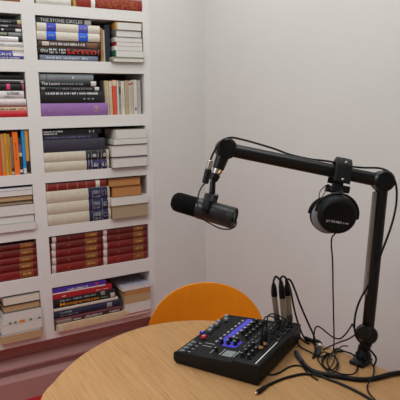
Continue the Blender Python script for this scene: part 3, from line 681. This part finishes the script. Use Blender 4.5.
bs.build('swivel_base', BLACK, bo, world=True)
sd_ = (R_*.25+F_*-.97).normalized()
hz = MB(); hz.lathe([(0, -.026), (.019, -.024), (.0235, -.02), (.0235, .02), (.019, .024), (0, .026)], deep(366.5, 334, d0-.024), (F_*-1+R_*.2), 28)
hz.build('base_joint', BLACK, bo, world=True)
kb = MB(); kb.lathe([(0, 0), (.017, 0), (.018, .003), (.018, .010), (.016, .013), (0, .013)], deep(363.5, 331.5, d0-.046), (F_*-1-R_*.2), 16); kb.build('tilt_knob', BLACK, bo, world=True)
MB().rod(PB-pdir*.005, PT, .0162, n=28).build('lower_arm', BLACK, bo, world=True)
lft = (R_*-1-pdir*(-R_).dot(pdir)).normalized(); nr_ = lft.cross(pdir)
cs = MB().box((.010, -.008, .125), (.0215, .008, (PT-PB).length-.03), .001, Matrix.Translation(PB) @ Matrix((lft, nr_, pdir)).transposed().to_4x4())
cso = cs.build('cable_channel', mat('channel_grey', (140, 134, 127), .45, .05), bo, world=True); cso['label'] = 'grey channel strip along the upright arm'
E2 = deep(226, 149, 1.44)
hj = MB(); hj.lathe([(0, -.024), (.022, -.024), (.0275, -.019), (.0275, .019), (.022, .024), (0, .024)], PT, -F_, 32)
ho = hj.build('elbow_joint', BLACK, bo, world=True)
MB().lathe([(0, 0), (.02, 0), (.02, .003), (.0, .004)], PT-F_*.024, -F_, 28).build('joint_cap', RUBBER, bo, world=True)
adir = (E2-PT).normalized()
MB().rod(PT+adir*.018, E2-adir*.018, .0178, n=28).build('upper_arm', BLACK, bo, world=True)
hj = MB(); hj.lathe([(0, -.022), (.023, -.022), (.028, -.017), (.028, .017), (.023, .022), (0, .022)], E2, -F_+R_*.15, 32); hj.build('end_joint', BLACK, bo, world=True)
MB().lathe([(0, 0), (.017, 0), (.017, .003), (0, .004)], deep(227.5, 148.5, 1.44-.0215), -F_+R_*.15, 28).build('joint_cap', RUBBER, bo, world=True)
N0 = deep(224, 153, 1.44); N1 = deep(218, 169, 1.438); N2 = deep(216, 174.5, 1.437); N3 = deep(213, 180.5, 1.436); N4 = deep(208.5, 194, 1.434)
MB().rod(N0, N1, .0185, .0155, 24).build('drop_link', BLACK, bo, world=True)
MB().rod(N1, N2, .0125, .012, 24).build('thread_adapter', STEEL, bo, world=True)
MB().rod(deep(221.5, 170.5, 1.428), deep(219, 174, 1.428), .0045, .0045, 16).build('thread_lock', BRASS, bo, world=True)

# ------------------------------------------------------------------ microphone
ML = deep(178, 202, 1.462); MR = deep(233, 218, 1.412); ax = (MR-ML).normalized(); LM_ = (MR-ML).length
mic = thing('microphone', 'black broadcast microphone with foam windscreen hanging from the boom arm', 'microphone', ML+ax*LM_*.5-Vector((0, 0, .04)))
MB().lathe([(0, -.017), (.010, -.0165), (.0185, -.0135), (.0245, -.007), (.0268, .002), (.0268, .055), (.0262, .062), (0, .062)], ML, ax, 32).build('windscreen', FOAM, mic, world=True)
MB().lathe([(0, .06), (.0275, .06), (.0282, .063), (.0282, LM_-.012), (.0275, LM_-.008), (0, LM_-.008)], ML, ax, 36).build('body', MICGREY, mic, world=True)
ecap = MB().lathe([(0, LM_-.012), (.0284, LM_-.012), (.0287, LM_-.008), (.0287, LM_+.003), (.0272, LM_+.005), (.025, LM_+.004), (.024, LM_+.001), (0, LM_+.001)], ML, ax, 36).build('end_cap', MICGREY, mic, world=True)
up = (U_-ax*U_.dot(ax)).normalized(); fw = ax.cross(up)
MB().rod(MR+ax*.001-up*.006, MR+ax*.004-up*.006, .008, n=18).build('cable_socket', BLACK, ecap).parent = mic
bpy.data.objects  # keep
ms = [o for o in bpy.data.objects if o.name.startswith('cable_socket')][-1]; ms.data.transform(XF[mic.name].inverted())
YC = ML+ax*.088
yk = MB()
for sgn in (-1, 1):
    yk.box((-.0095, -.002, -.008), (.0095, .002, .046), .001, Matrix((ax, fw*sgn, up)).transposed().to_4x4() if False else Matrix.Translation(YC+fw*sgn*.0312) @ Matrix((ax, fw, up)).transposed().to_4x4())
yk.box((-.0095, -.0335, .042), (.0095, .0335, .0465), .001, Matrix.Translation(YC) @ Matrix((ax, fw, up)).transposed().to_4x4())
yo = yk.build('yoke', mat('yoke_grey', (34, 35, 39), .4, .06), mic, world=True)
N4b = YC+up*.046
MB().rod(N3, N4b+(N3-N4b).normalized()*.001, .0075, .0085, 18).build('stem', BLACK, bo, world=True)
MB().rod(N2, N3, .0135, .0115, 20).build('stem_collar', BLACK, bo, world=True)
for sgn in (-1, 1):
    MB().lathe([(0, 0), (.009, 0), (.0095, .002), (.009, .008), (0, .009)], YC+fw*sgn*.033-up*.001, fw*sgn, 18).build('yoke_knob', BLACK, mic, world=True)

# microphone cable with its inline connector
mc = thing('microphone_cable', 'black microphone cable running along the boom arm with inline connector', 'cable', (BB.x-.02, BB.y, ZT))
c0 = deep(210.5, 160.5, 1.40); c1 = deep(208.6, 169.5, 1.40); c2 = deep(205, 183.5, 1.40)
MB().rod(c0, c1, .0075, .0078, 18).build('connector_shell', STEEL, mc, world=True)
MB().rod(c1, c2, .0092, .0086, 18).build('connector_sleeve', BLACK, mc, world=True)
r_ = .0028
MB().tube([c0+(c0-c1)*.0, deep(212, 156, 1.40), deep(215, 150, 1.402), deep(219, 143.8, 1.41), deep(224, 139.4, 1.42), deep(232, 137.6, 1.44), deep(245, 140.2, 1.45), deep(262, 145, 1.45), deep(276, 149.4, 1.45), deep(290, 154.6, 1.455), deep(310, 159, 1.455), deep(330, 161.5, 1.455),
           deep(349, 166, 1.44), deep(362, 167.6, 1.43), deep(380, 168.3, 1.42), deep(390, 173, 1.40), deep(395.8, 184, 1.395), deep(396.6, 200, 1.395), deep(394.2, 215, 1.39), deep(390, 230, 1.39), deep(384, 246, 1.39), deep(376, 267, 1.41), deep(369, 284, 1.43),
           deep(360.5, 299, 1.45), deep(356, 312, 1.455), deep(354.4, 325, 1.455), deep(356, 336, 1.455), deep(361, 343, 1.45), deep(369, 349, 1.455), on_z(376, 358, ZT+.02), on_z(374, 366, ZT+.004)], r_, 8, 7).build('cable', RUBBER, mc, world=True)
MB().tube([c2, deep(202, 186.5, 1.405), deep(199, 193, 1.40), deep(197.4, 202, 1.39), deep(199, 212, 1.375), deep(204, 219.5, 1.375), deep(211, 224, 1.375), deep(220, 228.3, 1.38), deep(229, 229.2, 1.39), deep(235, 226.5, 1.395), MR+ax*.012-up*.008, MR+ax*.003-up*.006], .0018, 8, 7).build('cable_tail', RUBBER, mc, world=True)

# ------------------------------------------------------------------ headphones
tH = (E2-PT)
AH = PT+tH*((382.5-340)/(382.5-222))           # point of the arm above which the band sits
aH = tH.normalized(); nH = (-F_-aH*(-F_).dot(aH)).normalized(); uH = aH.cross(nH)
if uH.z < 0: uH = -uH
dH = (AH-CAM).dot(F_)
hp = thing('headphones', 'black studio headphones hanging over the boom arm', 'headphones', (AH.x, AH.y, AH.z-.13))
band = []
for k in range(25):
    an = PI*k/24; band.append((.034*math.cos(an)+(.0), .034*math.sin(an)))
band = [(.046, -.062), (.043, -.03)] + [(x*1.0, y*.55+.008) for x, y in band] + [(-.043, -.03), (-.046, -.062)]
def bandmesh(path, halfw, th):
    mb = MB(); n = len(path); V = []
    for i, (p, q) in enumerate(path):
        a = Vector(path[max(i-1, 0)]); b = Vector(path[min(i+1, n-1)]); t = (b-a).normalized(); nn = Vector((t.y, -t.x))
        if nn.dot(Vector((p, q+.03))) < 0: nn = -nn
        row = []
        for s, w in ((0, -1), (1, -.82), (1, .82), (0, 1)):
            pp = Vector((p, q))+nn*th*s; row.append(mb.bm.verts.new(AH+nH*pp.x+uH*pp.y+aH*(-halfw*w)))
        V.append(row)
    for A, Bq in zip(V, V[1:]):
        for k in range(4): mb.bm.faces.new((A[k], A[(k+1) % 4], Bq[(k+1) % 4], Bq[k]))
    mb.bm.faces.new(V[0]); mb.bm.faces.new(V[-1][::-1]); return mb
hb = bandmesh(smooth([(p, q, 0) for p, q in band[1:-1]], 2) and band[1:-1], .022, .012).build('headband', LEATHER, hp, world=True)
sp = bandmesh([(p*1.27, q*1.27+.004) for p, q in band[2:-2]], .006, .0012).build('headband_seam', mat('slot_black', (8, 8, 8)), hp, world=True)
for yy in (.022, -.022):
    MB().rod(AH+nH*.052+uH*yy+aH*.001, AH+nH*.0585+uH*yy+aH*.001, .0032, n=14).build('rivet', STEEL, hp, world=True)
def cup_side(sg, cpx):
    # yoke block, stem, fork, cup
    base = AH+nH*sg*.044
    Mx = Matrix((-aH, nH*sg, uH)).transposed().to_4x4()
    Mb = Matrix.Translation(base) @ Mx
    MB().box((-.023, -.008, -.054), (.023, .010, -.036), .003, Mb).build('band_end', BLACK, hp, world=True)
    cc = cpx; ax_ = ((CAM-ccF).normalized()+R_*.11-U_*.24).normalized(); ax_ = ax_ if sg > 0 else -(ax_-nH*2*.0)
    stem = base+uH*-.052
    MB().tube([stem, stem+uH*-.012, cc+uH*.060-ax_*.004], .006, 10, 3).build('slider', BLACK, hp, world=True)
    fk = MB(); u2 = (uH-ax_*uH.dot(ax_)).normalized(); s2 = ax_.cross(u2)
    fk.tube([cc-ax_*.006+(u2*math.cos(t)+s2*math.sin(t))*.0525 for t in [PI*(-.52+1.04*k/14) for k in range(15)]], .0035, 8, 3); fk.build('fork', BLACK, hp, world=True)
    shell = MB().lathe([(0, -.012), (.044, -.012), (.0485, -.008), (.0495, 0), (.0475, .010), (.043, .0165), (.036, .020), (.034, .019), (.0, .0195)], cc, ax_, 44).build('ear_cup', CUP, hp, world=True)
    MB().lathe([(.026, -.036), (.036, -.034), (.042, -.031), (.0455, -.025), (.0455, -.0125), (.026, -.0125)], cc, ax_, 40).build('ear_pad', PAD, hp, world=True)
    return ax_, u2, s2, cc
ccF = deep(337, 214.5, dH-.062)
axF, u2, s2, cc = cup_side(1, ccF)
ccB = ccF - nH*.125 - uH*.004
cup_side(-1, ccB)
tx = MB(); rt = R_-axF*R_.dot(axF); rt.normalize(); upx = axF.cross(rt); upx = upx if upx.dot(U_) > 0 else -upx
rt2 = (rt*math.cos(-.10)+upx*math.sin(-.10)); up2 = (upx*math.cos(-.10)-rt*math.sin(-.10))
add_text(tx, 'DT 770 PRO', lambda u, v: cc+axF*.0204+rt2*(-.026+.037*u)+up2*(-.0175+.0058*v))
add_text(tx, '80 OHM', lambda u, v: cc+axF*.0204+rt2*(.0145+.013*u)+up2*(-.0172+.0036*v))
tx.build('lettering', WHITEINK, hp, world=True, smooth_=False)
MB().tube([AH+nH*.05+uH*-.05+aH*.022, AH+nH*.05+uH*-.042+aH*.034, deep(321, 190, dH-.07), deep(319, 197, dH-.07), deep(321, 203, dH-.055), deep(324, 207, dH-.04)], .0013, 6, 6).build('bridge_cable', RUBBER, hp, world=True)
MB().tube([AH+nH*.05+uH*-.047+aH*.022, AH+nH*.05+uH*-.05+aH*.03, deep(324.5, 193, dH-.06), deep(322, 199, dH-.05), deep(322, 205, dH-.04)], .0011, 6, 6).build('bridge_cable', RUBBER, hp, world=True)
zr_ = ZT+.0022
MB().tube([cc-upx*.049-axF*.004, deep(331.4, 240, dH-.062), deep(332.6, 262, dH-.05), deep(333, 290, dH-.02), deep(333.6, 318, 1.46), deep(334, 336, 1.50), on_z(333.5, 349, ZT+.012), on_z(331, 354, ZT+.008), on_z(325, 357, zr_), on_z(322.5, 363, zr_), on_z(326, 368, zr_), on_z(332, 370, ZT+.006), on_z(337, 365, ZT+.009), on_z(336, 358, ZT+.009),
           on_z(330, 354.5, ZT+.012), on_z(324, 352, ZT+.01), on_z(318, 355, zr_), on_z(314.5, 357, zr_)], .002, 8, 7).build('cable', RUBBER, hp, world=True)

# ------------------------------------------------------------------ plugs standing in the mixer
def mpt(s, w, h=None): return MX @ Vector((s, w, hs(s) if h is None else h))
def xlr(label, base_px, top_px, boot_px, path, end_fn=None, ringm=STEEL):
    b = on_z(*base_px, ZT+.0575); db = (b-CAM).dot(F_)
    t = deep(*top_px, db-.011); k = deep(*boot_px, db-.019)
    x = thing('connector_cable', label, 'cable', (b.x, b.y, ZT+.056), 0, 'metal-shelled cables plugged into the mixer')
    d = (t-b); L = d.length; d.normalize()
    MB().rod(b, b+d*L*.3, .0092, .0092, 20).build('connector_collar', mat('grey_metal_dark', (92, 92, 90), .4, .05, metal=.7), x, world=True)
    MB().rod(b+d*L*.28, t, .0082, .0085, 20).build('connector_shell', mat('nickel_shell', (166, 156, 140), .35, .12, metal=.75), x, world=True)
    MB().lathe([(0, 0), (.0092, 0), (.0092, .012), (.0082, (k-t).length*.65), (.005, (k-t).length), (0, (k-t).length)], t, k-t, 18).build('strain_relief', RUBBER, x, world=True)
    MB().tube([k-(k-t).normalized()*.004, k+(k-t).normalized()*.006] + path(db), .0031, 8, 7).build('cable', RUBBER, x, world=True)
    return x
xlr('left metal-shelled cable plugged upright into the mixer, looping behind the middle one', (277.2, 321.5), (274.4, 296), (273.6, 283.5),
    lambda d: [deep(274.5, 278.5, d-.02), deep(276, 276.4, d-.018), deep(279, 279, d-.01), deep(281, 284, d+.002), deep(283.6, 297, d+.02), deep(286, 312, d+.03), deep(290, 326, d+.04), deep(297, 334, d+.03), on_z(304, 341, ZT+.0026), on_z(309, 344, ZT+.0026)])
xlr('middle metal-shelled cable plugged upright into the mixer, nearest the camera', (284.6, 326), (282.4, 298), (280.8, 281),
    lambda d: [deep(281.5, 277, d-.025), deep(284, 276.5, d-.01), deep(287, 280.5, d+.0), deep(290.5, 290, d+.04), deep(294, 308, d+.06), deep(299, 326, d+.08), on_z(305, 338.5, ZT+.0026), on_z(312, 341.5, ZT+.0026)])
xlr('right metal-shelled cable plugged upright into the mixer, arching down to the table', (290, 321.5), (288, 295), (286.4, 284.5),
    lambda d: [deep(286, 280.2, d-.02), deep(288.6, 279.2, d-.02), deep(291.5, 282, d-.02), deep(295.5, 291.5, d-.02), deep(299.2, 302, d-.02), deep(305, 316, d-.02), deep(310.2, 327.5, d-.02), deep(313.6, 335, d-.03), on_z(315, 342, ZT+.006), on_z(315.5, 350, ZT+.003), on_z(313, 358, ZT+.003)])
# three jack plugs with looping leads
for i, (label, (s, w), lp) in enumerate((('left black jack plug with orange ring in the mixer', (.222, .096), [(263.5, 322), (265, 317.5), (269.5, 316), (275, 318), (281, 322)]),
                                         ('right black jack plug with orange ring in the mixer', (.222, .122), [(267, 320), (268.5, 315.5), (272.5, 313.8), (278, 315.6), (286, 321)]))):
    b = mpt(s, w); db = (b-CAM).dot(F_)
    j = thing('audio_plug', label, 'plug', b, 0, 'orange-ringed plugs in the mixer')
    tp = b+Vector((0, 0, .042))+MX.to_3x3() @ Vector((0, .006, 0))
    d = (tp-b).normalized()
    MB().rod(b+d*.001, b+d*.010, .0052, .0056, 16).build('plug_ring', ORANGEPLUG, j, world=True)
    MB().rod(b+d*.0095, tp, .0058, .0046, 16).build('plug_body', RUBBER, j, world=True)
    MB().tube([tp-d*.003, tp+d*.01]+[deep(px, py, db-.02+.012*k) for k, (px, py) in enumerate(lp)]+[mpt(.222, .172+.012*i, .066+.004*i), mpt(.2, .152+.024*i, .0565)], .0019, 8, 7).build('cable', RUBBER, j, world=True)

# ------------------------------------------------------------------ cables on the table
def cable(label, pts, r, name='cable', group=None):
    o = MB().tube(pts, r, 10, 8).build(name, RUBBER); recentre(o); return tag(o, label, 'cable', group)
def T(px, py, z): return on_z(px, py, ZT+z)
rk = .0062
tk = thing('thick_cable', 'thick black cable with grey end sleeve lying along the right of the table', 'cable', T(340, 376, 0))
MB().tube([T(296.6, 353, rk), T(299.5, 358.5, rk), T(303.5, 364, rk), T(308, 368, rk), T(313, 371, rk), T(321, 373.5, rk), T(332, 375.6, rk), T(345, 377.6, rk), T(356, 379.2, rk), T(366, 379.4, rk), T(376, 378, rk), T(388, 374.8, rk+.001), T(394, 373.4, rk+.001), T(404, 372.5, rk)+Vector((0, 0, -.0)), T(412, 373.5, rk)], rk, 12, 8).build('cable', RUBBER, tk, world=True)
MB().tube([T(296.2, 352.2, rk), T(299, 357.6, rk), T(302.4, 362.4, rk)], rk+.0008, 12, 5).build('end_sleeve', mat('sleeve_grey', (44, 46, 50), .45), tk, world=True)
jc = thing('jack_cable', 'black cable with a straight jack plug lying before the mixer corner', 'cable', T(275, 383, 0))
MB().rod(T(255.6, 393.6, .0055), T(258.4, 391.4, .0055), .0028, .0028, 14).build('plug_tip', STEEL, jc, world=True)
MB().rod(T(257.6, 392, .0058), T(265, 386.8, .0058), .0058, .0046, 16).build('plug_body', RUBBER, jc, world=True)
MB().tube([T(264.4, 387.2, .005), T(269, 384.6, .004), T(276, 381.4, .0036), T(285, 378, .0036), T(294, 375.6, .0036), T(303, 373.9, .0036), T(313, 374.2, .006), T(321, 376, .0045), T(329, 379.4, .0036), T(338, 382.6, .0036), T(347, 386.6, .0036), T(356, 391, .0036), T(365, 396, .0036), T(376, 403, .0036)], .0034, 10, 8).build('cable', RUBBER, jc, world=True)
cable('thin black cable curving out from beneath the mixer to the thick cable', [T(268, 374.6, .0024), T(274, 374.4, .0024), T(280.5, 372, .0024), T(285.5, 368.8, .0024), T(290, 366.6, .0024), T(296, 365.4, .0024), T(302, 366.4, .0024), T(306, 371, .0024), T(312, 376.5, .0024), T(318, 380, .0024)], .0022)
cable('thin black cable from the mixer rear running into the cable tangle', [mpt(MD+.004, .26, .02), T(298.6, 344.6, .0022), T(301.5, 347.6, .0022), T(307, 350.4, .0022), T(312.5, 353.2, .0022), T(317.5, 355.8, .0026), T(324, 356.4, .006), T(330, 354, .007), T(337, 351.4, .004), T(344, 351.6, .003), T(352, 354, .003), T(356.6, 361, .003), T(357.4, 368, .003), T(354, 373.6, .01), T(347, 374.6, .0156), T(339, 373.2, .0156), T(331, 369.6, .004), T(327, 362, .006), T(329, 356, .009), T(334, 351.5, .007), T(337.6, 348, .004)], .0021)
cable('thin black cable looping from the tangle round to the boom arm joint', [T(314, 345, .002), T(313.6, 339, .004), deep(314.2, 333.4, 1.55), deep(315.2, 328.2, 1.55), deep(318, 326.4, 1.55), deep(322.5, 329, 1.545), deep(328.5, 334, 1.54), deep(334.5, 338, 1.53), deep(340.5, 338.4, 1.52), deep(346, 333.6, 1.50), deep(350.4, 327.4, 1.48), deep(352.4, 324, 1.47), deep(353.6, 327.5, 1.462)], .0021)
cable('thin black cable running from the adapter across to the boom base', [T(323, 349.5, .003), T(328, 347.2, .004), T(333, 345, .008), deep(340, 342, 1.515), deep(347, 339.6, 1.50), deep(352.5, 336.6, 1.475), deep(356.2, 333.6, 1.466)], .0021)
cable('thin black cable arching past the boom foot toward the photo bottom', [T(334.4, 349, .01), T(340, 349.6, .004), T(347, 352.2, .0024), T(357, 356.2, .008), T(366.6, 360, .02), T(373, 365.4, .004), T(374, 371, .003), T(373, 376, .0148), T(370, 380.5, .014), T(367.4, 386, .0024), T(368.4, 392, .0035), T(373.6, 398.4, .0085), T(380, 404, .003)], .0021)
ad = thing('cable_adapter', 'black cable coupler with white ring in the tangle of cables', 'adapter', T(319, 346, 0))
MB().rod(T(304.6, 337.6, .008), T(313.5, 341, .008), .0055, .0055, 16).build('plug_body', RUBBER, ad, world=True)
MB().tube([T(312.5, 340.6, .008), T(317, 341, .009), T(320.2, 343, .0085), T(320.2, 345.4, .008)], .0052, 12, 5).build('elbow_sleeve', RUBBER, ad, world=True)
MB().rod(T(320.2, 344.6, .0078), T(319.5, 347, .0074), .0056, .0056, 16).build('white_ring', WHITEINK, ad, world=True)
MB().rod(T(319.5, 346.9, .0074), T(317.8, 355.5, .0068), .0062, .0054, 16).build('socket_body', mat('navy_plastic', (24, 28, 44), .45), ad, world=True)

MB().tube([T(318, 354.6, .0068), T(317.4, 358, .004), T(320, 363, .0024), T(325.5, 369.2, .0045), T(331, 373.2, .0035), T(335.6, 371, .0075), T(338.4, 364, .0066), T(335, 357, .011), T(328.5, 353.4, .014), T(322, 358.5, .010), T(323.6, 366, .0066), T(329, 368.6, .0066), T(334, 361, .0125), T(336, 353, .010), T(341.5, 346.5, .0035), T(348, 346, .0024)], .0019, 8, 8).build('cable', RUBBER, ad, world=True)

# ------------------------------------------------------------------ light
def area(name, loc, tgt, size, power, col):
    l = bpy.data.lights.new(name, 'AREA'); l.shape = 'RECTANGLE'; l.size, l.size_y = size; l.energy = power; l.color = col
    o = bpy.data.objects.new(name, l); COL.objects.link(o); o.location = loc
    o.rotation_euler = (Vector(tgt)-Vector(loc)).to_track_quat('-Z', 'Y').to_euler(); return o
for nm, x, y, p in (('ceiling_light', -.6, -.6, 8.6), ('ceiling_light', -.6, -1.6, 9), ('ceiling_light', -2.3, -1.2, 34)):
    area(nm, (x, y, ZC-.03), (x, y, 0), (.8, .8), p, (.90, .98, .985))
W_ = bpy.data.worlds.new('world'); SC.world = W_; W_.use_nodes = True
W_.node_tree.nodes['Background'].inputs[0].default_value = (.95, .98, 1, 1); W_.node_tree.nodes['Background'].inputs[1].default_value = .01
SC.view_settings.view_transform = 'Standard'; SC.view_settings.look = 'None'; SC.view_settings.gamma = 1; SC.view_settings.exposure = 0
